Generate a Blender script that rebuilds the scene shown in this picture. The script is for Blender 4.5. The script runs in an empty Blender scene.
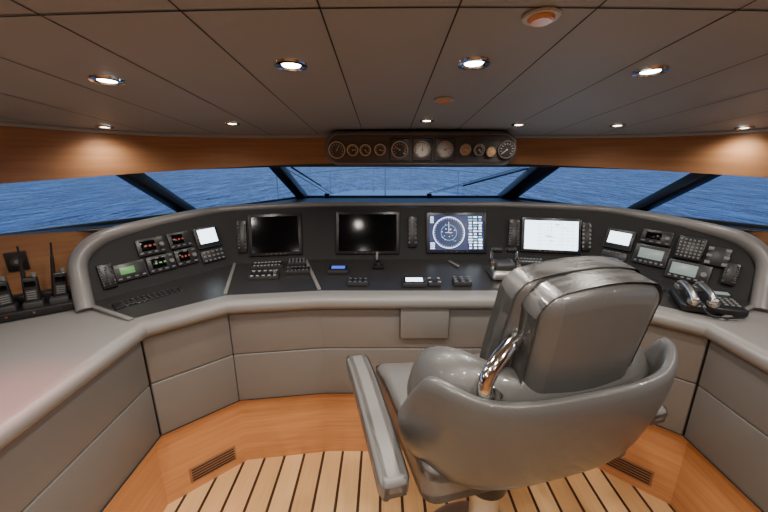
import bpy, bmesh, math, random
from mathutils import Vector, Matrix
random.seed(4)
CX=0.165
def mir(p): return (2*CX-p[0],)+tuple(p[1:])
def mirlist(L): return list(L)+[mir(p) for p in reversed(L)]
def ceil_z(x,y): return 1.926-0.108*y-0.027*(x-CX)**2

# ---------------- materials
def new_mat(name):
    m=bpy.data.materials.new(name); m.use_nodes=True
    return m, m.node_tree.nodes, m.node_tree.links, m.node_tree.nodes['Principled BSDF']
def mat(name,col,rough=.5,metal=0,bump=0,bscale=300,spec=.5,coat=0,var=0,vscale=3):
    m,n,l,b=new_mat(name)
    b.inputs['Base Color'].default_value=(*col,1); b.inputs['Roughness'].default_value=rough
    b.inputs['Metallic'].default_value=metal; b.inputs['Specular IOR Level'].default_value=spec
    b.inputs['Coat Weight'].default_value=coat
    tc=n.new('ShaderNodeTexCoord')
    if bump:
        t=n.new('ShaderNodeTexNoise'); t.inputs['Scale'].default_value=bscale; t.inputs['Detail'].default_value=3
        bp=n.new('ShaderNodeBump'); bp.inputs['Strength'].default_value=bump; bp.inputs['Distance'].default_value=.002
        l.new(tc.outputs['Object'],t.inputs['Vector']); l.new(t.outputs['Fac'],bp.inputs['Height']); l.new(bp.outputs['Normal'],b.inputs['Normal'])
    if var:
        t=n.new('ShaderNodeTexNoise'); t.inputs['Scale'].default_value=vscale
        r=n.new('ShaderNodeMapRange'); r.inputs['To Min'].default_value=1-var; r.inputs['To Max'].default_value=1+var
        mx=n.new('ShaderNodeVectorMath'); mx.operation='SCALE'; mx.inputs[0].default_value=col
        l.new(tc.outputs['Object'],t.inputs['Vector']); l.new(t.outputs['Fac'],r.inputs['Value']); l.new(r.outputs['Result'],mx.inputs['Scale']); l.new(mx.outputs['Vector'],b.inputs['Base Color'])
    return m
def emis(name,col,s):
    m,n,l,b=new_mat(name)
    b.inputs['Base Color'].default_value=(col[0]*.1,col[1]*.1,col[2]*.1,1)
    b.inputs['Emission Color'].default_value=(*col,1); b.inputs['Emission Strength'].default_value=s; b.inputs['Roughness'].default_value=.3
    return m
def wood(name,c1,c2,rough=.35,scale=(1.2,1.2,22)):
    m,n,l,b=new_mat(name)
    tc=n.new('ShaderNodeTexCoord'); mp=n.new('ShaderNodeMapping'); mp.inputs['Scale'].default_value=scale
    t=n.new('ShaderNodeTexNoise'); t.inputs['Scale'].default_value=2.5; t.inputs['Detail'].default_value=6; t.inputs['Distortion'].default_value=.4
    r=n.new('ShaderNodeValToRGB'); r.color_ramp.elements[0].position=.3; r.color_ramp.elements[1].position=.7
    r.color_ramp.elements[0].color=(*c1,1); r.color_ramp.elements[1].color=(*c2,1)
    l.new(tc.outputs['Object'],mp.inputs['Vector']); l.new(mp.outputs['Vector'],t.inputs['Vector']); l.new(t.outputs['Fac'],r.inputs['Fac']); l.new(r.outputs['Color'],b.inputs['Base Color'])
    b.inputs['Roughness'].default_value=rough; b.inputs['Coat Weight'].default_value=.3; b.inputs['Coat Roughness'].default_value=.2
    return m
M_CEIL=mat('ceiling_leather',(.255,.258,.265),.6,bump=.3,bscale=500,var=.06)
M_SEAM=mat('seam_dark',(.012,.011,.01),.8)
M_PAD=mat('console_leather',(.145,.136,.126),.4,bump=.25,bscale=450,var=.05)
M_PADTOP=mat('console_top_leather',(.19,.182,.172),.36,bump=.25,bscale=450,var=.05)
M_RIM=mat('rim_leather',(.155,.147,.139),.36,bump=.2,bscale=400)
M_BLK=mat('black_leather',(.0075,.0075,.008),.55,bump=.3,bscale=500,spec=.25)
M_DESK=mat('desk_black',(.024,.023,.023),.33,bump=.1,bscale=600)
M_PLAST=mat('black_plastic',(.008,.008,.009),.35)
M_PLAST2=mat('dark_grey_plastic',(.032,.032,.034),.4)
M_KEY=mat('key_grey',(.14,.14,.14),.45)
M_KEYL=mat('key_light',(.4,.4,.39),.45)
M_SCR=mat('screen_off',(.002,.002,.0025),.1,spec=.12)
M_CHROME=mat('chrome',(.75,.74,.72),.1,1)
M_STEEL=mat('brushed_steel',(.5,.49,.47),.32,1)
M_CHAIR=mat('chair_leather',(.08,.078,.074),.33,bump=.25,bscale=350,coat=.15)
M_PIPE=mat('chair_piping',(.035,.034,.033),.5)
M_CHAIR_LIT=mat('chair_leather_lit',(.15,.143,.135),.36,bump=.25,bscale=350,coat=.1)  # same leather as the rest of the chair, lit tone put into the colour
M_WOOD=wood('cherry_wood',(.5,.22,.08),(.62,.31,.125))
M_WOODD=wood('cherry_wood_dark',(.25,.115,.05),(.33,.165,.075))
M_FRAME=mat('window_frame_dark',(.03,.036,.045),.4)
M_WHITE=mat('white_paint',(.7,.7,.7),.4)
M_DIAL=mat('dial_face',(.26,.25,.23),.4)
M_DIALO=mat('dial_face_amber',(.3,.14,.045),.4)
M_RED=mat('needle_red',(.6,.05,.03),.4)
E_LAMP=emis('lamp_glow',(1,.93,.82),22)
E_WHITE=emis('screen_white',(.75,.9,1),4.6)
E_NAVY=emis('screen_navy',(.012,.035,.18),.7)
E_LINE=emis('screen_line',(.7,.85,1),3)
E_CYAN=emis('screen_cyan',(.2,.6,.8),1.6)
E_GREEN=emis('lcd_green',(.25,.7,.2),.45)
E_REDL=emis('led_red',(.9,.12,.05),.35)
E_BLUE=emis('lcd_blue',(.08,.15,.9),1.2)
E_GREY=emis('lcd_grey',(.45,.55,.5),.55)
E_NIGHT=emis('night_lamp_red',(1,.05,.05),4)

def floor_mat():
    m,n,l,b=new_mat('teak_planks')
    tc=n.new('ShaderNodeTexCoord'); sp=n.new('ShaderNodeSeparateXYZ'); l.new(tc.outputs['Object'],sp.inputs[0])
    def mth(op,a,bv=None):
        x=n.new('ShaderNodeMath'); x.operation=op
        if hasattr(a,'name'): l.new(a,x.inputs[0])
        else: x.inputs[0].default_value=a
        if bv is not None:
            if hasattr(bv,'name'): l.new(bv,x.inputs[1])
            else: x.inputs[1].default_value=bv
        return x.outputs[0]
    u=mth('DIVIDE',mth('ADD',sp.outputs['X'],10.0),.105)
    fr=mth('FRACT',u); idx=mth('FLOOR',u)
    caulk=mth('LESS_THAN',fr,.13)
    wn=n.new('ShaderNodeTexWhiteNoise'); wn.noise_dimensions='1D'; l.new(idx,wn.inputs['W'])
    mp=n.new('ShaderNodeMapping'); mp.inputs['Scale'].default_value=(40,2.2,1); l.new(tc.outputs['Object'],mp.inputs['Vector'])
    t=n.new('ShaderNodeTexNoise'); t.inputs['Scale'].default_value=2; t.inputs['Detail'].default_value=5; l.new(mp.outputs['Vector'],t.inputs['Vector'])
    f=mth('ADD',mth('MULTIPLY',wn.outputs['Value'],.5),mth('MULTIPLY',t.outputs['Fac'],.5))
    r=n.new('ShaderNodeValToRGB'); r.color_ramp.elements[0].position=.2; r.color_ramp.elements[1].position=.8
    r.color_ramp.elements[0].color=(.64,.36,.145,1); r.color_ramp.elements[1].color=(.84,.54,.26,1); l.new(f,r.inputs['Fac'])
    mx=n.new('ShaderNodeMix'); mx.data_type='RGBA'; l.new(caulk,mx.inputs[0]); l.new(r.outputs['Color'],mx.inputs[6]); mx.inputs[7].default_value=(.04,.02,.012,1)
    l.new(mx.outputs[2],b.inputs['Base Color']); b.inputs['Roughness'].default_value=.42
    return m
M_FLOOR=floor_mat()
def water_mat():
    m,n,l,b=new_mat('sea_water')
    b.inputs['Roughness'].default_value=.3
    tc=n.new('ShaderNodeTexCoord')
    def nz(sc,scale,rough=.6):
        mp=n.new('ShaderNodeMapping'); mp.inputs['Scale'].default_value=sc
        t=n.new('ShaderNodeTexNoise'); t.inputs['Scale'].default_value=scale; t.inputs['Detail'].default_value=4; t.inputs['Roughness'].default_value=rough; t.inputs['Distortion'].default_value=.8
        l.new(tc.outputs['Object'],mp.inputs['Vector']); l.new(mp.outputs['Vector'],t.inputs['Vector']); return t
    t=nz((.5,.12,1),1.0,.7)
    r=n.new('ShaderNodeValToRGB'); r.color_ramp.elements[0].position=.42; r.color_ramp.elements[1].position=.62
    r.color_ramp.elements[0].color=(.013,.055,.19,1); r.color_ramp.elements[1].color=(.2,.37,.64,1)
    l.new(t.outputs['Fac'],r.inputs['Fac']); l.new(r.outputs['Color'],b.inputs['Base Color'])
    bp=n.new('ShaderNodeBump'); bp.inputs['Strength'].default_value=1; bp.inputs['Distance'].default_value=4
    l.new(t.outputs['Fac'],bp.inputs['Height']); l.new(bp.outputs['Normal'],b.inputs['Normal'])
    return m
M_WATER=water_mat()
def glass_mat():
    m=bpy.data.materials.new('window_glass'); m.use_nodes=True; n=m.node_tree.nodes; l=m.node_tree.links; n.clear()
    o=n.new('ShaderNodeOutputMaterial'); t=n.new('ShaderNodeBsdfTransparent'); g=n.new('ShaderNodeBsdfGlossy'); g.inputs['Roughness'].default_value=.02
    t.inputs['Color'].default_value=(.93,.97,1,1)
    mx=n.new('ShaderNodeMixShader'); mx.inputs[0].default_value=.05
    l.new(t.outputs[0],mx.inputs[1]); l.new(g.outputs[0],mx.inputs[2]); l.new(mx.outputs[0],o.inputs[0])
    return m
M_GLASS=glass_mat()

# ---------------- builder
def catmull(P,n=8):
    P=[Vector(p) for p in P]; Q=[P[0]*2-P[1]]+P+[P[-1]*2-P[-2]]; out=[]
    for i in range(1,len(Q)-2):
        a,b,c,d=Q[i-1],Q[i],Q[i+1],Q[i+2]
        for k in range(n):
            t=k/n
            out.append(.5*((2*b)+(c-a)*t+(2*a-5*b+4*c-d)*t*t+(3*b-a-3*c+d)*t**3))
    out.append(P[-1]); return out
class Bld:
    def __init__(s,name): s.name=name; s.bm=bmesh.new(); s.mats=[]
    def mi(s,m):
        if m not in s.mats: s.mats.append(m)
        return s.mats.index(m)
    def add(s,t,m,M=None,smooth=True):
        if M is not None: bmesh.ops.transform(t,matrix=M,verts=t.verts)
        i=s.mi(m)
        for f in t.faces: f.material_index=i; f.smooth=smooth
        me=bpy.data.meshes.new('tmp'); t.to_mesh(me); t.free(); s.bm.from_mesh(me); bpy.data.meshes.remove(me)
    def box(s,c,sz,m,M=None,bev=.002,seg=2,rot=None,taper=None,bend=None):
        t=bmesh.new(); bmesh.ops.create_cube(t,size=1)
        bmesh.ops.scale(t,vec=Vector(sz),verts=t.verts)
        if taper:
            for v in t.verts:
                if v.co.z>0: v.co.x*=taper[0]; v.co.y*=taper[1]
        if bend:
            bmesh.ops.subdivide_edges(t,edges=t.edges,cuts=6,use_grid_fill=True)
        if bev:
            bev=min(bev,min(sz)*.49)
            if bend: eds=[e for e in t.edges if len(e.link_faces)==2 and e.calc_face_angle(0)>.8]
            else: eds=list(t.edges)
            bmesh.ops.bevel(t,geom=eds,offset=bev,segments=seg,affect='EDGES',profile=.5)
        if bend:
            for v in t.verts: bend(v)
        R=Matrix.Translation(Vector(c))
        if rot is not None: R=R@rot
        s.add(t,m,(M@R) if M is not None else R)
    def cyl(s,c,r,h,m,M=None,axis='Z',r2=None,seg=24,bev=0):
        t=bmesh.new(); bmesh.ops.create_cone(t,cap_ends=True,segments=seg,radius1=r,radius2=r if r2 is None else r2,depth=h)
        if bev: bmesh.ops.bevel(t,geom=[e for e in t.edges if e.calc_face_angle(0)>.8],offset=bev,segments=2,affect='EDGES')
        R=Matrix.Translation(Vector(c))
        if axis=='X': R=R@Matrix.Rotation(math.pi/2,4,'Y')
        if axis=='Y': R=R@Matrix.Rotation(math.pi/2,4,'X')
        s.add(t,m,(M@R) if M is not None else R)
    def ring(s,c,R,r,m,M=None,seg=32):
        pts=[Vector(c)+Vector((R*math.cos(a),R*math.sin(a),0)) for a in [2*math.pi*i/seg for i in range(seg)]]
        s.tube(pts,r,m,M,closed=True,seg=6)
    def tube(s,pts,r,m,M=None,closed=False,seg=12,smooth=0,ry=None):
        if smooth: pts=catmull(pts,smooth)
        pts=[Vector(p) for p in pts]; n=len(pts); t=bmesh.new(); rings=[]
        up=None
        for i,p in enumerate(pts):
            if closed: d=(pts[(i+1)%n]-pts[i-1]).normalized()
            else: d=(pts[min(i+1,n-1)]-pts[max(i-1,0)]).normalized()
            if up is None: up=Vector((0,0,1)) if abs(d.z)<.9 else Vector((0,1,0))
            a=d.cross(up).normalized(); b=a.cross(d).normalized(); up=b
            f=i/(n-1)
            rr=r(f) if callable(r) else r
            q=rr if ry is None else (ry(f) if callable(ry) else ry)
            rings.append([t.verts.new(p+a*rr*math.cos(k*2*math.pi/seg)+b*q*math.sin(k*2*math.pi/seg)) for k in range(seg)])
        for i in range(n if closed else n-1):
            A=rings[i];B_=rings[(i+1)%n]
            for k in range(seg): t.faces.new((A[k],A[(k+1)%seg],B_[(k+1)%seg],B_[k]))
        if not closed:
            t.faces.new(rings[0]); t.faces.new(rings[-1][::-1])
        bmesh.ops.recalc_face_normals(t,faces=t.faces)
        s.add(t,m,M)
    def mesh(s,vs,fs,m,M=None,smooth=False):
        t=bmesh.new(); V=[t.verts.new(v) for v in vs]
        for f in fs: t.faces.new([V[i] for i in f])
        bmesh.ops.recalc_face_normals(t,faces=t.faces); s.add(t,m,M,smooth)
    def strip(s,A,B_,m,smooth=False):
        n=len(A); s.mesh(list(A)+list(B_),[(i,i+1,n+i+1,n+i) for i in range(n-1)],m,smooth=smooth)
    def beam(s,p,q,w,h,m,bev=.004,upv=(0,0,1)):
        p=Vector(p);q=Vector(q);d=(q-p); L=d.length; z=d.normalized(); x=z.cross(Vector(upv)).normalized(); y=z.cross(x)
        M=Matrix((x,y,z)).transposed().to_4x4(); M.translation=(p+q)/2
        s.box((0,0,0),(w,h,L),m,M,bev)
    def done(s,parent=None):
        me=bpy.data.meshes.new(s.name); s.bm.to_mesh(me); s.bm.free()
        for m in s.mats: me.materials.append(m)
        o=bpy.data.objects.new(s.name,me); bpy.context.collection.objects.link(o)
        try: me.set_sharp_from_angle(angle=math.radians(40))
        except Exception: pass
        if parent: o.parent=parent
        return o
def empty(name,loc=(0,0,0),rz=0):
    e=bpy.data.objects.new(name,None); bpy.context.collection.objects.link(e); e.location=loc; e.rotation_euler=(0,0,rz); e.empty_display_size=.1
    return e

# ---------------- camera
cd=bpy.data.cameras.new('camera'); cam=bpy.data.objects.new('camera',cd); bpy.context.collection.objects.link(cam)
cd.sensor_width=36; cd.lens=17.0; cd.clip_start=.02; cd.clip_end=5000
cam.location=(0,0,1.6); cam.rotation_euler=(math.radians(74),0,0)
bpy.context.scene.camera=cam

# ---------------- world
w=bpy.data.worlds.new('World'); bpy.context.scene.world=w; w.use_nodes=True
n=w.node_tree.nodes; l=w.node_tree.links; bg=n['Background']
tc=n.new('ShaderNodeTexCoord'); sp=n.new('ShaderNodeSeparateXYZ'); r=n.new('ShaderNodeValToRGB')
l.new(tc.outputs['Generated'],sp.inputs[0]); l.new(sp.outputs['Z'],r.inputs['Fac']); l.new(r.outputs['Color'],bg.inputs['Color'])
r.color_ramp.elements[0].color=(.3,.48,.8,1); r.color_ramp.elements[1].color=(.06,.15,.42,1); r.color_ramp.elements[1].position=.7
bg.inputs['Strength'].default_value=1.7

# ---------------- sea, foredeck
b=Bld('sea'); b.mesh([(-3000,-50,-4),(3000,-50,-4),(3000,4000,-4),(-3000,4000,-4)],[(0,1,2,3)],M_WATER); b.done()
b=Bld('foredeck')
b.mesh([(-1.9,2.4,.95),(2.23,2.4,.95),(1.9,5,.9),(.9,7.2,.88),(-.57,7.2,.88),(-1.57,5,.9),
        (-1.9,2.4,.4),(2.23,2.4,.4),(1.9,5,.4),(.9,7.2,.4),(-.57,7.2,.4),(-1.57,5,.4)],
       [(0,1,2,3,4,5),(6,7,8,9,10,11)]+[(i,(i+1)%6,6+(i+1)%6,6+i) for i in range(6)],M_WHITE); b.done()
b=Bld('bow_mast'); b.cyl((.02,6,1.15),.012,.52,M_STEEL); b.cyl((.02,6,1.41),.03,.03,M_WHITE); b.done()
b=Bld('bow_railing')
b.tube([(-1.45,5.0,1.28),(-.9,6.2,1.30),(-.2,6.95,1.31),(.5,6.95,1.31),(1.25,6.2,1.30),(1.8,5.0,1.28)],.009,M_STEEL,smooth=5,seg=8)
for p in [(-1.45,5.0),(-.9,6.2),(-.2,6.95),(.5,6.95),(1.25,6.2),(1.8,5.0)]: b.cyl((p[0],p[1],1.08),.008,.42,M_STEEL,seg=8)
b.done()

# ---------------- room shell
b=Bld('floor'); b.mesh([(-2.05,-1.25,0),(2.38,-1.25,0),(2.38,2.3,0),(-2.05,2.3,0)],[(0,1,2,3)],M_FLOOR); b.done()
b=Bld('wall_back'); b.mesh([(-2.0,-1.2,0),(2.33,-1.2,0),(2.33,-1.2,2.1),(-2.0,-1.2,2.1)],[(0,1,2,3)],M_WOOD); b.done()
xs=[-2.05+4.43*i/40 for i in range(41)]; ys=[-1.25+3.65*i/24 for i in range(25)]
b=Bld('ceiling')
V=[(x,y,ceil_z(x,y)) for y in ys for x in xs]; F=[(j*41+i,j*41+i+1,(j+1)*41+i+1,(j+1)*41+i) for j in range(24) for i in range(40)]
b.mesh(V,F,M_CEIL,smooth=True)
V2=[(x,y,z+.05) for x,y,z in V]; b.mesh(V2,F,M_FRAME,smooth=True)
for k in range(-8,9):
    x0=-.113+.245*k
    if x0<-1.95 or x0>2.3: continue
    A=[(x0-.0018,y,ceil_z(x0,y)-.0008) for y in ys]; B2=[(x0+.0018,y,ceil_z(x0,y)-.0008) for y in ys]
    b.strip(A,B2,M_SEAM)
A=[(x,.735-.02*(x-CX)**2,ceil_z(x,.735)-.001) for x in xs]; B2=[(x,.739-.02*(x-CX)**2,ceil_z(x,.739)-.001) for x in xs]
b.strip(A,B2,M_SEAM)
b.done()

# valance
VAL=catmull(mirlist([(-1.7,-1.2,0),(-1.7,.4,0),(-1.62,1.0,0),(-1.43,1.38,0),(-1.13,1.79,0),(-.75,2.02,0),(-.3,2.12,0)]),6)
def vb(x): return 1.542-.022*(x-CX)**2
b=Bld('trim_1')
top=[(p.x,p.y,ceil_z(p.x,p.y)) for p in VAL]; bot=[(p.x,p.y,vb(p.x)) for p in VAL]
def outw(p,d):
    q=Vector((p[0]-CX,p[1]-0.2,0)).normalized()*d; return (p[0]+q.x,p[1]+q.y,p[2])
bot2=[outw(p,.03) for p in bot]; top2=[outw(p,.03) for p in top]
b.strip(top,bot,M_WOODD,True); b.strip(bot,bot2,M_WOODD,True); b.strip(bot2,top2,M_FRAME,True); b.done()
b=Bld('trim_2')
b.tube([outw((p.x,p.y,ceil_z(p.x,p.y)-.002),-.008) for p in VAL],.012,M_CEIL,seg=10); b.done()

# walls left/right
WL=[(-1.93,-1.2),(-1.93,1.18),(-1.62,1.46),(-1.42,1.63),(-1.30,1.74)]
for nm,f in (('wall_left',lambda p:p),('wall_right',mir)):
    b=Bld(nm); P=[f(p) for p in WL]
    b.strip([(p[0],p[1],0) for p in P],[(p[0],p[1],1.265 if i<3 else 1.25) for i,p in enumerate(P)],M_WOODD)
    P2=[f(p) for p in [(-1.93,-1.2),(-1.93,-.2)]]
    b.strip([(p[0],p[1],1.26) for p in P2],[(p[0],p[1],2.0) for p in P2],M_WOODD)
    b.done()

# windows
GB=[(-2.0,-.2,1.24),(-2.0,1.15,1.24),(-1.2,2.24,1.235),(-.65,2.93,1.25),(.98,2.93,1.25),(1.53,2.24,1.235),(2.33,1.15,1.24),(2.33,-.2,1.24)]
GT=[(-1.85,-.2,1.53),(-1.85,1.0,1.53),(-1.24,1.75,1.53),(-.65,2.22,1.535),(.98,2.22,1.535),(1.57,1.75,1.53),(2.18,1.0,1.53),(2.18,-.2,1.53)]
for i in range(7):
    b=Bld('window_%d'%(i+1)); b.mesh([GB[i],GB[i+1],GT[i+1],GT[i]],[(0,1,2,3)],M_GLASS); b.done()
b=Bld('window_frame')
for i in range(1,7):
    wd=.085 if i in (1,2,5,6) else .07
    if i==4: wd=.13
    b.beam(GB[i],GT[i],wd,.05,M_FRAME)
b.strip(GT,[(p[0],p[1],ceil_z(p[0],p[1])+.03) for p in GT],M_FRAME)
for i in range(7):
    b.beam(GB[i],GB[i+1],.03,.03,M_FRAME); b.beam(GT[i],GT[i+1],.04,.04,M_FRAME)
b.done()
def gl(i,s,t,off=.03):
    a=Vector(GB[i]).lerp(Vector(GB[i+1]),s); c=Vector(GT[i]).lerp(Vector(GT[i+1]),s); nrm=Vector((0,.35,.9)).normalized()
    return a.lerp(c,t)+nrm*off
for (i,s0,t0,s1,t1) in [(3,.62,.03,.93,.8),(3,.12,.03,.01,.8)]:
    b=Bld('windshield_wiper'); p=gl(i,s0,t0);q=gl(i,s1,t1)
    b.cyl(gl(i,s0,t0,.01),.02,.03,M_PLAST); b.tube([p,q],.004,M_STEEL,seg=8)
    b.tube([p+Vector((.04,0,0)),q+Vector((.04,0,0))],.003,M_STEEL,seg=8)
    b.tube([p.lerp(q,.35)+Vector((.05,.0,-.005)),q+(q-p)*.18+Vector((.06,0,-.005))],.005,M_PLAST,seg=8); b.done()

# ---------------- console
console=empty('bridge_console')
E=[(-.935,-.6,.95),(-.935,1.285,.95),(-.70,1.50,.95),(-.30,1.555,.95)]
Ef=mirlist(E)
def offs(P,d):
    out=[]
    n_=len(P)
    for i,p in enumerate(P):
        a=Vector(P[max(i-1,0)]);c=Vector(P[min(i+1,n_-1)]);p=Vector(p)
        d1=(p-a);d2=(c-p); d1.z=d2.z=0
        n1=Vector((-d1.y,d1.x,0)); n2=Vector((-d2.y,d2.x,0))
        if n1.length<1e-6:n1=n2.copy()
        if n2.length<1e-6:n2=n1.copy()
        n1.normalize();n2.normalize(); m=(n1+n2).normalized(); k=d/max(.4,m.dot(n1)); out.append(p+m*k)
    return out
b=Bld('kick_panel'); K=offs(Ef,.085)
b.strip([(p.x,p.y,0) for p in K],[(p.x,p.y,.45) for p in K],M_WOOD)
K2=offs(Ef,.078)
for i in range(1,len(K2)-1):
    if i in (3,4): continue
    b.beam((K2[i].x,K2[i].y,0),(K2[i].x,K2[i].y,.43),.004,.01,M_WOODD,.001)
b.strip([(p.x,p.y,.415) for p in offs(Ef,.03)],[(p.x,p.y,.415) for p in K],M_SEAM)
b.done(console)
b=Bld('padded_fascia'); P1=offs(Ef,.035)
def padrow(z0,z1):
    segs=[(P1[0],P1[0].lerp(P1[1],.5)),(P1[0].lerp(P1[1],.5),P1[1]),(P1[1],P1[2])]
    segs+=[(P1[2],P1[3]),(P1[3],P1[4]),(P1[4],P1[5])]
    segs+=[(P1[5],P1[6]),(P1[6],P1[6].lerp(P1[7],.5)),(P1[6].lerp(P1[7],.5),P1[7])]
    for k,(p,q) in enumerate(segs):
        d=(q-p).normalized(); nn=Vector((-d.y,d.x,0)); g=.002
        e0=0 if k in(4,5) else g; e1=0 if k in (3,4) else g
        L=(q-p).length-e0-e1+ (.012 if k in(3,4,5) else 0)
        c=(p+q)/2+d*(e0-e1)/2
        M=Matrix((d,nn,Vector((0,0,1)))).transposed().to_4x4(); M.translation=Vector((c.x,c.y,(z0+z1)/2))+nn*.02
        b.box((0,0,0),(L,.04,z1-z0),M_PAD,M,.007 if k not in (3,4,5) else .006,3)
padrow(.672,.905); padrow(.412,.669)
inn=offs(Ef,.05)
b.strip([(p.x,p.y,.43) for p in inn],[(p.x,p.y,.93) for p in inn],M_SEAM)
b.done(console)
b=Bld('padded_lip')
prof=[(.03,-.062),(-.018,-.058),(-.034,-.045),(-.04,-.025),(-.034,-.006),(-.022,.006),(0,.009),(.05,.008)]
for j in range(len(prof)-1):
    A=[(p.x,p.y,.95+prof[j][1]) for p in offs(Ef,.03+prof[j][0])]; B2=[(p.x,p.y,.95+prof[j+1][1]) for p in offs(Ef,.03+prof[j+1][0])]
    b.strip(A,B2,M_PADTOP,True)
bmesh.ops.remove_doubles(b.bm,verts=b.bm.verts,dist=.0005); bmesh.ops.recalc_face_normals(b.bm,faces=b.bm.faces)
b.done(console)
b=Bld('access_hatch'); b.box((.193,1.572,.82),(.23,.012,.165),M_PAD,None,.004); b.box((.193,1.578,.82),(.236,.01,.171),M_SEAM,None,.002); b.done(console)
# desk top
BL=[(-1.28,1.44,.972),(-1.18,1.55,.98),(-.83,1.93,1.0),(-.37,2.02,1.0)]
BT=[(-1.335,1.52,1.15),(-1.255,1.62,1.235),(-.885,2.035,1.28),(-.39,2.13,1.29)]
BLf=mirlist(BL);BTf=mirlist(BT)
Ei=offs(Ef,.078)
b=Bld('desk_top')
desk_in=[Ei[1],Ei[1].lerp(Ei[2],.15),Ei[2],Ei[3],Ei[4],Ei[5],Ei[5].lerp(Ei[6],.85),Ei[6]]
b.strip([(p.x,p.y,.957) for p in desk_in],BLf,M_DESK); b.done(console)
b=Bld('desk_ribs')
def rib(p,q,w=.014): b.beam(p,q,w,.012,M_RIM,.004)
for f in (lambda p:p,mir):
    rib(f((-.74,1.575,.962)),f((-.83,1.93,1.003)),.018); rib(f((-.31,1.63,.965)),f((-.45,2.0,1.003)),.018)
rib((-.04,1.99,1.004),(-.04,2.005,1.05)); rib((.37,1.98,1.002),(.41,1.9,.995))
rib((-1.28,1.44,.972),(-1.0,1.31,.962),.02); rib(mir((-1.28,1.44,.972)),mir((-1.0,1.31,.962)),.02)
b.done(console)
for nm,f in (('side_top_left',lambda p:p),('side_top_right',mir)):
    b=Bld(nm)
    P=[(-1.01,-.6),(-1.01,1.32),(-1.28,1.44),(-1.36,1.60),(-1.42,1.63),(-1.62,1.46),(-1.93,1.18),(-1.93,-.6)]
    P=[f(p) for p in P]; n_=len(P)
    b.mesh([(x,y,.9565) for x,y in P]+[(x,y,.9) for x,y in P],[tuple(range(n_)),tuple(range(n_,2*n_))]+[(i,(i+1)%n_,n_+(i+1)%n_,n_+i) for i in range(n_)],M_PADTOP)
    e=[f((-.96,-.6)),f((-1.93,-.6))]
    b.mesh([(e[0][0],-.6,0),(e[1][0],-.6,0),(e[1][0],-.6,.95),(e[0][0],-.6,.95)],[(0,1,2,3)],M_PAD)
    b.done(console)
b=Bld('instrument_fascia'); b.strip(BLf,BTf,M_BLK)
b.done(console)
RP=[(-1.255,1.405,.955),(-1.305,1.465,1.05),(-1.33,1.51,1.14),(-1.305,1.575,1.205),(-1.235,1.67,1.24),(-1.05,1.90,1.272),(-.87,2.065,1.286),(-.4,2.16,1.296),(0,2.175,1.296)]
b=Bld('hood_rim')
pts=catmull(mirlist(RP),6)
b.tube(pts,lambda t:.035-.023*max(0,1-abs(t-.5)/.3),M_RIM,seg=14); b.done(console)
DI=[(-1.93,-.2,1.265),(-1.93,1.18,1.265),(-1.62,1.46,1.265),(-1.42,1.63,1.25),(-1.25,1.69,1.242),(-1.0,1.97,1.276),(-.85,2.09,1.29),(-.39,2.17,1.3)]
DO=[(-2.02,-.2,1.24),(-2.02,1.15,1.24),(-1.72,1.56,1.24),(-1.45,1.92,1.235),(-1.3,2.12,1.23),(-1.2,2.26,1.23),(-.93,2.62,1.24),(-.65,2.96,1.245)]
b=Bld('dash_top'); b.strip(mirlist(DI),mirlist(DO),M_BLK); b.done(console)

def frame(p,q,lean=20):
    p=Vector(p);q=Vector(q); x=(q-p).normalized(); bn=Vector((-x.y,x.x,0)).normalized(); a=math.radians(lean)
    up=(bn*math.sin(a)+Vector((0,0,1))*math.cos(a)); up=(up-x*up.dot(x)).normalized(); nn=x.cross(up)
    M=Matrix((x,up,nn)).transposed().to_4x4(); M.translation=p; return M,(q-p).length
FA,LA=frame(BL[0],BL[2]); FB,LB=frame(BL[2],BL[3]); FC,LC=frame(BL[3],mir(BL[3])); FD,LD=frame(mir(BL[3]),mir(BL[2])); FE,LE=frame(mir(BL[2]),mir(BL[0]))
def monitor(name,M,cx,cy,w_,h_,scr,detail=None,bez=.018):
    b=Bld(name)
    b.box((cx,cy,.004),(w_+2*bez,h_+2*bez,.022),M_PLAST,M,.006)
    b.box((cx,cy,.0145),(w_,h_,.003),scr,M,.001,1)
    for i in range(5): b.cyl((cx+w_*(-.2+.1*i),cy-h_/2-bez*.5,.0155),.003,.003,M_KEY,M,seg=8)
    if detail: detail(b,M,cx,cy,w_,h_)
    return b.done()
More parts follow.
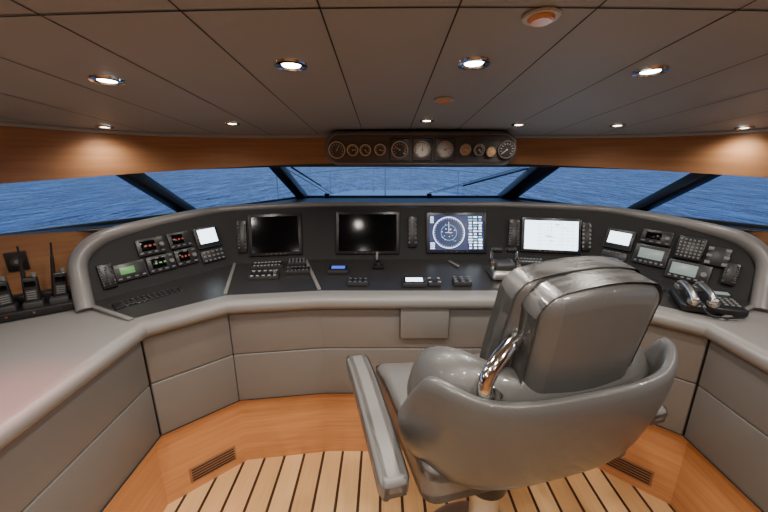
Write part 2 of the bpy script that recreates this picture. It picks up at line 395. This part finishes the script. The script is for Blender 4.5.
def radar(b,M,cx,cy,w_,h_):
    x0=cx-w_*.14
    b.ring((x0,cy,.0165),h_*.44,.0022,E_LINE,M); b.ring((x0,cy,.0165),h_*.22,.001,E_CYAN,M)
    for i in range(36):
        a=i*math.pi/18; b.box((x0+h_*.40*math.sin(a),cy+h_*.40*math.cos(a),.0165),(.0012,h_*.03,.001),E_LINE,M,0,rot=Matrix.Rotation(-a,4,'Z'))
    b.box((x0,cy+h_*.15,.0165),(.0016,h_*.3,.001),E_LINE,M,0); b.box((x0,cy,.0165),(h_*.2,.0014,.001),E_LINE,M,0)
    for k in range(14): b.box((x0+random.uniform(-.2,.2)*h_,cy+random.uniform(-.25,.25)*h_,.0165),(h_*random.uniform(.01,.06),h_*.014,.001),random.choice([E_LINE,E_CYAN]),M,0,rot=Matrix.Rotation(random.uniform(-1,1),4,'Z'))
    for i in range(12):
        for j in range(3):
            ww=random.uniform(.5,1)*w_*.08
            b.box((cx+w_*(.25+.09*j)+.002,cy+h_*(.44-.08*i),.0165),(ww,h_*.04,.001),random.choice([E_LINE,E_LINE,E_CYAN,E_WHITE]),M,0)
    for i in range(4): b.box((cx-w_*.45,cy+h_*(.44-.05*i),.0165),(w_*.06,h_*.025,.001),E_LINE,M,0); b.box((cx-w_*.44,cy-h_*(.3+.05*i),.0165),(w_*.08,h_*.025,.001),E_LINE,M,0)
E_INK=emis('chart_ink_glow',(.2,.5,.85),1.6)
def chart(b,M,cx,cy,w_,h_):
    for i in range(9):
        b.box((cx+random.uniform(-.25,.38)*w_,cy+random.uniform(-.4,.4)*h_,.0165),(w_*random.uniform(.03,.14),h_*.02,.001),E_INK,M,0)
    for i in range(7): b.box((cx+w_*(.1),cy+h_*(.4-.12*i),.0165),(w_*.7,.001,.001),E_INK,M,0)
    for i in range(4): b.box((cx+w_*(-.2+.2*i),cy,.0165),(.001,h_*.9,.001),E_INK,M,0)
monitor('display_monitor',FB,.225,.155,.255,.205,M_SCR)
monitor('display_monitor',FC,.275,.155,.335,.215,M_SCR)
monitor('radar_display',FC,.79,.155,.315,.205,E_NAVY,radar)
monitor('chart_display',FD,.245,.15,.285,.165,E_WHITE,chart)
def unit(name,M,cx,cy,w_,h_,scr=None,sw=.5,sh=.6,sx=-.1,keys=0,knob=False,body=M_PLAST2,led=None,kmat=M_KEY,rows=2):
    b=Bld(name)
    b.box((cx,cy,.006),(w_,h_,.022),body,M,.005)
    b.box((cx,cy,.0165),(w_*.93,h_*.88,.002),M_PLAST,M,.001)
    if scr: b.box((cx+sx*w_,cy+h_*.06,.0185),(w_*sw,h_*sh,.003),scr,M,.001)
    if keys:
        for rr in range(rows):
            for i in range(keys):
                b.box((cx-w_*.38+w_*.76*i/max(1,keys-1),cy-h_*.36+rr*h_*.72/max(1,rows-1) if rows>1 else cy-h_*.36,.019),(w_*.5/keys,h_*.09 if rows<3 else h_*.5/rows,.004),kmat,M,.001)
    if knob: b.cyl((cx+w_*.36,cy,.024),h_*.13,.016,M_KEY,M,seg=16,bev=.002)
    if led:
        for i in range(3): b.box((cx-w_*.2+i*w_*.16,cy+h_*.05,.0205),(w_*.08,h_*.1,.002),led,M,0)
    return b.done()
unit('autopilot_unit',FA,.30,.187,.12,.08,M_SCR,led=E_REDL,knob=True,keys=4,rows=1)
unit('autopilot_unit',FA,.43,.19,.105,.08,M_SCR,led=E_REDL,keys=4,rows=1)
unit('depth_sounder',FA,.19,.095,.125,.08,E_GREEN,.45,.4,keys=4,rows=1)
unit('log_display',FA,.32,.097,.12,.08,M_SCR,keys=4,rows=2,knob=True,led=E_GREEN)
unit('log_display',FA,.435,.1,.1,.08,M_SCR,keys=3,rows=2,knob=True,led=E_REDL)
unit('speaker_grille',FA,.1,.095,.055,.11,None,keys=3,rows=8,kmat=M_PLAST,body=M_PLAST)
unit('navigation_screen',FA,.565,.175,.125,.11,E_WHITE,.72,.68,0)
unit('push_button_panel',FA,.565,.075,.12,.06,None,keys=5,rows=3)
unit('loudspeaker_panel',FB,.045,.15,.05,.18,None,keys=2,rows=8,kmat=M_PLAST,body=M_PLAST)
unit('loudspeaker_panel',FD,.045,.15,.06,.17,None,keys=2,rows=9,kmat=M_PLAST2,body=M_PLAST)
unit('push_button_panel',FC,.535,.16,.05,.18,None,keys=2,rows=6,kmat=M_PLAST2,body=M_PLAST)
unit('push_button_panel',FD,.43,.15,.045,.16,None,keys=2,rows=6,kmat=M_KEY,body=M_PLAST)
unit('navigation_screen',FE,.09,.16,.135,.105,E_WHITE,.75,.6,0)
unit('push_button_panel',FE,.09,.07,.12,.045,None,keys=6,rows=2)
unit('vhf_radio',FE,.245,.205,.13,.07,M_SCR,.5,.5,keys=4,rows=1,knob=True)
unit('sonar_display',FE,.245,.11,.145,.1,E_GREY,.7,.5,0,keys=6,rows=1)
unit('radio_keypad',FE,.385,.18,.105,.11,None,keys=6,rows=6,kmat=M_KEY,body=M_PLAST)
unit('gps_unit',FE,.405,.07,.165,.09,E_GREY,.6,.6,-.1,keys=6,rows=1,knob=True)
unit('radio_handset_cradle',FE,.49,.165,.08,.09,None,keys=2,rows=3,body=M_PLAST)
unit('speaker_grille',FE,.55,.1,.05,.1,None,keys=2,rows=8,kmat=M_PLAST,body=M_PLAST)
def DM(x,y,rz=0):
    return Matrix.Translation((x,y,.96+.044*max(0,(y-1.6))/.4))@Matrix.Rotation(rz,4,'Z')@Matrix.Rotation(math.radians(5.5),4,'X')
def dunit(name,x,y,w_,h_,rz=0,**k): return unit(name,DM(x,y,rz),0,0,w_,h_,**k)
dunit('keyboard',-1.04,1.52,.30,.06,.83,keys=12,rows=3,kmat=M_PLAST2,body=M_PLAST)
dunit('switch_panel',-.64,1.90,.17,.06,.19,keys=8,rows=2,kmat=M_KEYL)
dunit('switch_panel',-.49,1.95,.1,.06,.19,keys=5,rows=3,kmat=M_KEY)
dunit('trackball_panel',-.62,1.78,.15,.085,.15,keys=5,rows=2,knob=True,kmat=M_KEYL)
dunit('trackball_panel',-.46,1.84,.13,.06,.15,keys=6,rows=2)
dunit('lcd_meter',-.245,1.85,.11,.075,scr=E_BLUE,sw=.65,sh=.45,sx=0)
dunit('push_button_panel',-.13,1.70,.1,.05,keys=4,rows=2,kmat=M_KEY)
dunit('lcd_meter',.15,1.70,.12,.075,scr=E_WHITE,sw=.7,sh=.55,sx=0)
dunit('rudder_control',.25,1.70,.06,.06,keys=2,rows=2,kmat=M_KEYL)
dunit('push_button_panel',.39,1.71,.09,.07,keys=3,rows=3,kmat=M_KEY)
dunit('switch_panel',.82,1.95,.16,.06,-.15,keys=8,rows=2,kmat=M_KEYL)
dunit('switch_panel',.98,1.90,.14,.06,-.25,keys=7,rows=3)
dunit('trackball_panel',.86,1.80,.16,.08,-.15,keys=5,rows=2,knob=True)
dunit('keyboard',1.31,1.57,.2,.06,-.83,keys=9,rows=3,kmat=M_PLAST2)
b=Bld('steering_joystick'); M=DM(-.03,1.9); b.box((0,0,.006),(.06,.05,.016),M_PLAST,M,.004); b.cyl((0,0,.02),.006,.02,M_STEEL,M); b.cyl((0,0,.033),.011,.016,M_PLAST,M,bev=.004); b.done()
b=Bld('engine_throttle_control'); M=DM(.62,1.80)
b.box((0,0,.02),(.15,.15,.045),M_STEEL,M,.015,4,taper=(.85,.8)); b.box((0,0,.055),(.11,.09,.05),M_PLAST2,M,.02,4)
for sx_ in (-1,1):
    b.cyl((sx_*.064,0,.062),.032,.016,M_CHROME,M,axis='X',bev=.003)
    b.tube([(sx_*.066,0,.06),(sx_*.066,.01,.1),(sx_*.06,.018,.125)],.008,M_CHROME,M)
    b.cyl((sx_*.038,.02,.13),.015,.055,M_PLAST,M,axis='X',bev=.005)
b.done()
b=Bld('desk_telephone'); M=Matrix.Translation((1.37,1.43,.968))@Matrix.Rotation(-.35,4,'Z')@Matrix.Rotation(.1,4,'X')
b.box((0,0,.02),(.22,.17,.035),M_PLAST,M,.012,3)
for i in range(3):
    for j in range(4): b.box((.045+i*.02,-.05+j*.02,.040),(.013,.012,.005),M_KEY,M,.002)
b.box((.065,.06,.041),(.06,.025,.004),E_GREY,M,.001)
for (hx,mt) in ((-.075,M_STEEL),(-.01,M_STEEL)):
    b.tube([(hx,-.08,.062),(hx,-.04,.074),(hx,.04,.074),(hx,.08,.062)],.014,mt,M,smooth=4)
    b.cyl((hx,-.075,.05),.022,.024,mt,M,bev=.006); b.cyl((hx,.075,.05),.022,.024,mt,M,bev=.006)
b.tube([(-.06,-.1,.05),(-.03,-.12,.02),(.03,-.12,.015),(.08,-.1,.015)],.004,M_PLAST,M,smooth=5)
b.done()

# radios on the left
b=Bld('radio_charging_rack'); M=Matrix.Translation((-1.47,1.375,.957))@Matrix.Rotation(.62,4,'Z')
b.box((-.01,0,.02),(.36,.13,.035),M_PLAST,M,.008); b.box((-.01,.045,.05),(.36,.045,.05),M_PLAST,M,.008)
RX=[-.14,-.05,.03,.11]
for i in range(4): b.box((RX[i],-.02,.045),(.062,.06,.03),M_PLAST2,M,.006); b.cyl((RX[i],-.062,.022),.004,.006,E_REDL if i==1 else M_KEYL,M,axis='Y',seg=8)
b.done()
for i in range(4):
    b=Bld('walkie_talkie'); x=RX[i]; Mw=M@Matrix.Translation((x,-.02+(.02 if i==3 else 0),.045))@Matrix.Rotation(-.12+(i%2)*.05,4,'X')@Matrix.Rotation(.08*(i-1.5),4,'Y')@Matrix.Rotation(.3*(i%2),4,'Z')
    b.box((0,0,.055),(.052,.034,.115),M_PLAST,Mw,.007,3,taper=(.92,1))
    b.box((0,-.0175,.085),(.034,.003,.022),M_SCR,Mw,.001); b.box((0,-.0175,.04),(.034,.003,.04),M_PLAST2,Mw,.001)
    for k in range(4): b.box((0,-.019,.026+k*.009),(.028,.002,.004),M_KEY,Mw,0)
    b.cyl((-.017,0,.145),.008,.07,M_PLAST,Mw,r2=.006,seg=12); b.cyl((-.017,0,.2),.0045,.08,M_PLAST,Mw,r2=.0035,seg=12); b.cyl((.014,0,.12),.008,.018,M_KEY,Mw,seg=12)
    b.done()
b=Bld('wall_socket_panel'); p=Vector((-1.575,1.49,1.15)); dd=Vector((.22,.18,0)).normalized(); nn=Vector((dd.y,-dd.x,0))
M=Matrix((dd,Vector((0,0,1)),nn)).transposed().to_4x4()@Matrix.Scale(.75,4); M.translation=p
b.box((0,0,.004),(.09,.11,.012),M_PLAST,M,.003); b.cyl((0,0,.012),.028,.012,M_PLAST2,M,bev=.003); b.cyl((0,0,.018),.012,.01,M_KEY,M); b.done()

def vent(name,p,d,L):
    d=Vector(d).normalized(); nn=Vector((d.y,-d.x,0)); M=Matrix((d,Vector((0,0,1)),nn)).transposed().to_4x4(); M.translation=Vector(p)
    b=Bld(name); b.box((0,0,.001),(L,.085,.008),M_WOODD,M,.002)
    for i in range(5): b.box((0,-.03+.015*i,.005),(L*.92,.006,.004),M_SEAM,M,.0005)
    b.done(console)
kc=(K[1]+K[2])/2; vent('vent_grille_left',(kc.x+.02,kc.y+.018,.09),(K[2]-K[1]),.22)
kc=(K[5]+K[6])/2; vent('vent_grille_right',(kc.x,kc.y,.09),(K[6]-K[5]),.22)

# ---------------- overhead gauge panel
b=Bld('overhead_gauge_panel')
M=Matrix.Translation((.19,1.97,1.618))@Matrix.Rotation(math.radians(90+8),4,'X')
def rr(w_,h_,r_,n_=8):
    pts=[]
    for (cx,cy,a0) in ((w_/2-r_,h_/2-r_,0),(-w_/2+r_,h_/2-r_,90),(-w_/2+r_,-h_/2+r_,180),(w_/2-r_,-h_/2+r_,270)):
        for i in range(n_+1): a=math.radians(a0+90*i/n_); pts.append((cx+r_*math.cos(a),cy+r_*math.sin(a)))
    return pts
def plate(w_,h_,r_,z0,z1,m,bev=.006):
    P=rr(w_,h_,r_); n_=len(P)
    P3=rr(w_-2*bev,h_-2*bev,r_-bev)
    b.mesh([(x,y,z0) for x,y in P]+[(x,y,z1-bev) for x,y in P]+[(x,y,z1) for x,y in P3],[tuple(range(2*n_,3*n_)),tuple(range(n_-1,-1,-1))]+[(i,(i+1)%n_,n_+(i+1)%n_,n_+i) for i in range(n_)]+[(n_+i,n_+(i+1)%n_,2*n_+(i+1)%n_,2*n_+i) for i in range(n_)],m,M)
plate(.985,.17,.07,-.06,.03,M_RIM,.012); plate(.95,.135,.055,.03,.036,M_PLAST2,.003)
def gauge(x,y,r_,face=M_PLAST,a=.6):
    b.cyl((x,y,.04),r_,.014,M_PLAST,M,seg=28,bev=.002); b.ring((x,y,.047),r_*.96,.003,M_STEEL,M,seg=28); b.cyl((x,y,.046),r_*.84,.004,face,M,seg=28)
    tk=M_PLAST if face is M_DIAL else M_KEYL
    for i in range(11):
        t=math.radians(-130+26*i); b.box((x+r_*.68*math.sin(t),y+r_*.68*math.cos(t),.0485),(.0025,r_*.2,.001),tk,M,0,rot=Matrix.Rotation(-t,4,'Z'))
    b.box((x+r_*.25*math.sin(a),y+r_*.25*math.cos(a),.0495),(.003,r_*.7,.001),M_RED if face is M_DIAL else M_KEYL,M,0,rot=Matrix.Rotation(-a,4,'Z'))
    b.cyl((x,y,.0495),.004,.003,tk,M,seg=10)
for i,(x,r_,f_) in enumerate([(-.43,.042,M_PLAST2),(-.35,.028,M_PLAST),(-.285,.028,M_PLAST)]): gauge(x,-.002,r_,f_,.5+i)
gauge(.225,0,.028,M_DIALO,2); gauge(.295,0,.028,M_PLAST,2.6); gauge(.435,0,.044,M_PLAST,4)
gauge(.357,-.01,.024,M_DIALO,1)
gauge(-.21,0,.028,M_PLAST,2)
for x in (-.11,.005,.12):
    b.box((x,0,.04),(.1,.108,.014),M_PLAST2,M,.006); gauge(x,0,.042,M_DIAL if x>-.05 else M_PLAST,x*10)
b.done()

# ---------------- downlights, plus added fill lamps
DL=[(-.746,1.07,1),(-.2335,1.01,1),(.226,1.01,1),(.697,1.045,1),(-1.17,1.61,.8),(-.67,1.70,.8),(.193,1.735,.8),(.63,1.80,.8),(1.05,1.73,.8),(1.52,1.62,.8),
    (-.75,.2,1),(-.23,.2,1),(.23,.2,1),(.75,.2,1),(1.4,.9,1),(-1.3,.5,1),(-.6,-.6,1),(.6,-.6,1),(1.6,.2,1)]  # this row is out of view, added as general fill light
for k,(x,y,s) in enumerate(DL):
    z=ceil_z(x,y); R=Matrix.Translation((x,y,z))@Matrix.Rotation(-.108,4,'X')
    b=Bld('downlight_or_fill')
    n_=28; ro=.042*s; ri=.030*s; rb=.023*s
    V=[]
    for rad,dz in ((ro,-.001),(ro*.96,-.006),(ri,-.007),(rb,-.001)):
        V+=[(rad*math.cos(2*math.pi*i/n_),rad*math.sin(2*math.pi*i/n_),dz) for i in range(n_)]
    b.mesh(V,[(k_*n_+i,k_*n_+(i+1)%n_,(k_+1)*n_+(i+1)%n_,(k_+1)*n_+i) for k_ in range(3) for i in range(n_)],M_CHROME,R,True)
    b.cyl((0,0,-.0025),rb,.002,E_LAMP,R)
    o=b.done()
    ld=bpy.data.lights.new('spot','SPOT'); ld.energy=22 if s==1 else 6
    if y<.5: ld.energy=27  # added fill lamps run stronger
    ld.spot_size=math.radians(155); ld.spot_blend=1; ld.shadow_soft_size=.025; ld.color=(1,.92,.83)
    lo=bpy.data.objects.new('lamp_bulb',ld); bpy.context.collection.objects.link(lo); lo.location=(x,y,z-.03); lo.parent=o
b=Bld('night_light'); x,y=-1.02,.72; z=ceil_z(x,y); b.cyl((x,y,z-.004),.035,.008,M_STEEL,bev=.002); b.cyl((x,y,z-.009),.022,.003,E_NIGHT); o=b.done()
ld=bpy.data.lights.new('spot','SPOT'); ld.energy=45; ld.spot_size=math.radians(52); ld.spot_blend=1; ld.shadow_soft_size=.02; ld.color=(1,.08,.1)
lo=bpy.data.objects.new('lamp_bulb',ld); bpy.context.collection.objects.link(lo); lo.location=(x,y,z-.03); lo.parent=o
for (x,y,r_) in ((.21,1.37,.036),(.29,.765,.034)):
    z=ceil_z(x,y); b=Bld('smoke_detector'); R=Matrix.Translation((x,y,z))@Matrix.Rotation(-.108,4,'X')
    b.cyl((0,0,-.003),r_,.006,M_KEYL,R,bev=.002); b.cyl((0,0,-.009),r_*.6,.008,M_WOOD,R,r2=r_*.75,bev=.002); b.done()

# ---------------- captain's chair
YAW=math.radians(15)
chair=empty('captains_chair',(.385,1.08,0),YAW)
def subs(o,lv=2,solid=None):
    if solid:
        m=o.modifiers.new('Solid','SOLIDIFY'); m.thickness=solid; m.offset=0
    m=o.modifiers.new('Sub','SUBSURF'); m.levels=lv; m.render_levels=lv
    for p in o.data.polygons: p.use_smooth=True
def uplan(phi,s=1,wx=.385,wy=.33,ex=.62):
    a=math.radians(phi)
    sx_=math.copysign(abs(math.sin(a))**ex,math.sin(a)); cy=math.copysign(abs(math.cos(a))**ex,math.cos(a))
    return wx*s*sx_, -wy*s*cy-.05
b=Bld('back_shell')
phis=[-84+168*i/32 for i in range(33)]
def topz(phi):
    a=abs(phi)
    return 1.075+.03*math.exp(-((a-56)/20)**2)-.17*max(0,(a-62)/22)**1.4
rows=[]
for k,(s,f) in enumerate([(.30,-.02),(.60,-.02),(.78,.04),(.88,.14),(.94,.32),(.985,.58),(1.01,.82),(1.0,1.0)]):
    row=[]
    for ph in phis:
        tz=topz(ph); z=.72+(tz-.72)*f; x,y=uplan(ph,s); row.append((x,y-.03*f+.03,z))
    rows.append(row)
V=[p for r_ in rows for p in r_]; n_=len(phis)
b.mesh(V,[(j*n_+i,j*n_+i+1,(j+1)*n_+i+1,(j+1)*n_+i) for j in range(len(rows)-1) for i in range(n_-1)],M_CHAIR,smooth=True)
o=b.done(chair); subs(o,1,.035)
b=Bld('inner_bolster')
pts=[]
for ph in [-88+176*i/24 for i in range(25)]:
    x,y=uplan(ph,.85,wx=.375); pts.append((x,y+.03,.965+.035*math.exp(-((abs(ph)-56)/26)**2)-.09*max(0,(abs(ph)-60)/28)**1.5))
b.tube(pts,lambda f:.055*(min(1,.5+5*min(f,1-f))),M_CHAIR,seg=16,ry=lambda f:.125*(min(1,.45+5*min(f,1-f)))); o=b.done(chair); subs(o,1)
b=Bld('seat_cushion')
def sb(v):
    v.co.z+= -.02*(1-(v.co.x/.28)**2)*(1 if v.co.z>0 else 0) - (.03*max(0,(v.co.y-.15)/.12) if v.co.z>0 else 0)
b.box((0,.05,.73),(.70,.60,.13),M_CHAIR_LIT,None,.045,4,bend=sb)
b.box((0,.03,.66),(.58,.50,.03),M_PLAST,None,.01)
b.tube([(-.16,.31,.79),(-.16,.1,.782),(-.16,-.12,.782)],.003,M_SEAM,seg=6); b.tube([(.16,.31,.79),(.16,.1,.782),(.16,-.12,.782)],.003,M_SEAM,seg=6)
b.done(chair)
def bb(v): v.co.y+= .35*v.co.x**2; v.co.x*=1-.10*max(0,v.co.z/.3); v.co.z-=1.0*v.co.x**2*(1 if v.co.z>.2 else 0)
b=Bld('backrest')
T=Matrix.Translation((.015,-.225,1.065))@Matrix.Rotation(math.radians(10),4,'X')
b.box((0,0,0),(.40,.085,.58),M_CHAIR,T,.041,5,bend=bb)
b.box((0,.052,-.05),(.28,.03,.40),M_CHAIR_LIT,T,.014,4,bend=bb)
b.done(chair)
b=Bld('headrest_back_cushion')
T2=Matrix.Translation((.02,-.305,1.17))@Matrix.Rotation(math.radians(10),4,'X')
def b3(v): v.co.y+= .5*v.co.x**2; v.co.x*=1+.03*(v.co.z/.17); v.co.z-=1.2*v.co.x**2*(1 if v.co.z>.08 else -.6)
b.box((0,0,0),(.335,.10,.34),M_CHAIR,T2,.048,6,bend=b3)
b.done(chair)
b=Bld('chrome_handle'); b.tube([(-.225,-.32,1.045),(-.25,-.325,1.075),(-.25,-.325,1.11),(-.22,-.315,1.145),(-.165,-.29,1.175),(-.12,-.27,1.18)],.0185,M_CHROME,smooth=6,seg=14)
b.cyl((-.23,-.32,1.06),.026,.02,M_CHROME,bev=.004); b.done(chair)
for s in (-1,1):
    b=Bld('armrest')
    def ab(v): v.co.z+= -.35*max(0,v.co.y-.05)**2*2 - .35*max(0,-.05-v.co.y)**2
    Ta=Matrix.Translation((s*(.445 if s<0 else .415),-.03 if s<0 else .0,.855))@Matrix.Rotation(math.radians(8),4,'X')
    b.box((0,0,0),(.08,.52,.055),M_CHAIR_LIT,Ta,.024,5,bend=ab)
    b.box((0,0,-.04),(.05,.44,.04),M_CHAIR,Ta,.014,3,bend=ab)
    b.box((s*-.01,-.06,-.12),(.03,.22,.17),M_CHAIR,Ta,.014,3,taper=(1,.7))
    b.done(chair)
b=Bld('pedestal')
b.cyl((0,0,.01),.25,.02,M_STEEL,bev=.006,seg=40); b.cyl((0,0,.06),.12,.08,M_STEEL,r2=.07,seg=32); b.cyl((0,0,.34),.055,.54,M_STEEL,seg=32); b.cyl((0,0,.5),.075,.22,M_PLAST,seg=32,bev=.01)
b.box((0,0,.633),(.34,.34,.03),M_PLAST,None,.01)
b.done(chair)
b=Bld('footrest')
b.tube([(-.06,.03,.36),(-.15,.16,.34),(-.16,.29,.32),(-.1,.36,.32),(.1,.36,.32),(.16,.29,.32),(.15,.16,.34),(.06,.03,.36)],.013,M_CHROME,smooth=5)
b.box((0,.32,.322),(.26,.1,.02),M_PLAST,None,.008); b.done(chair)
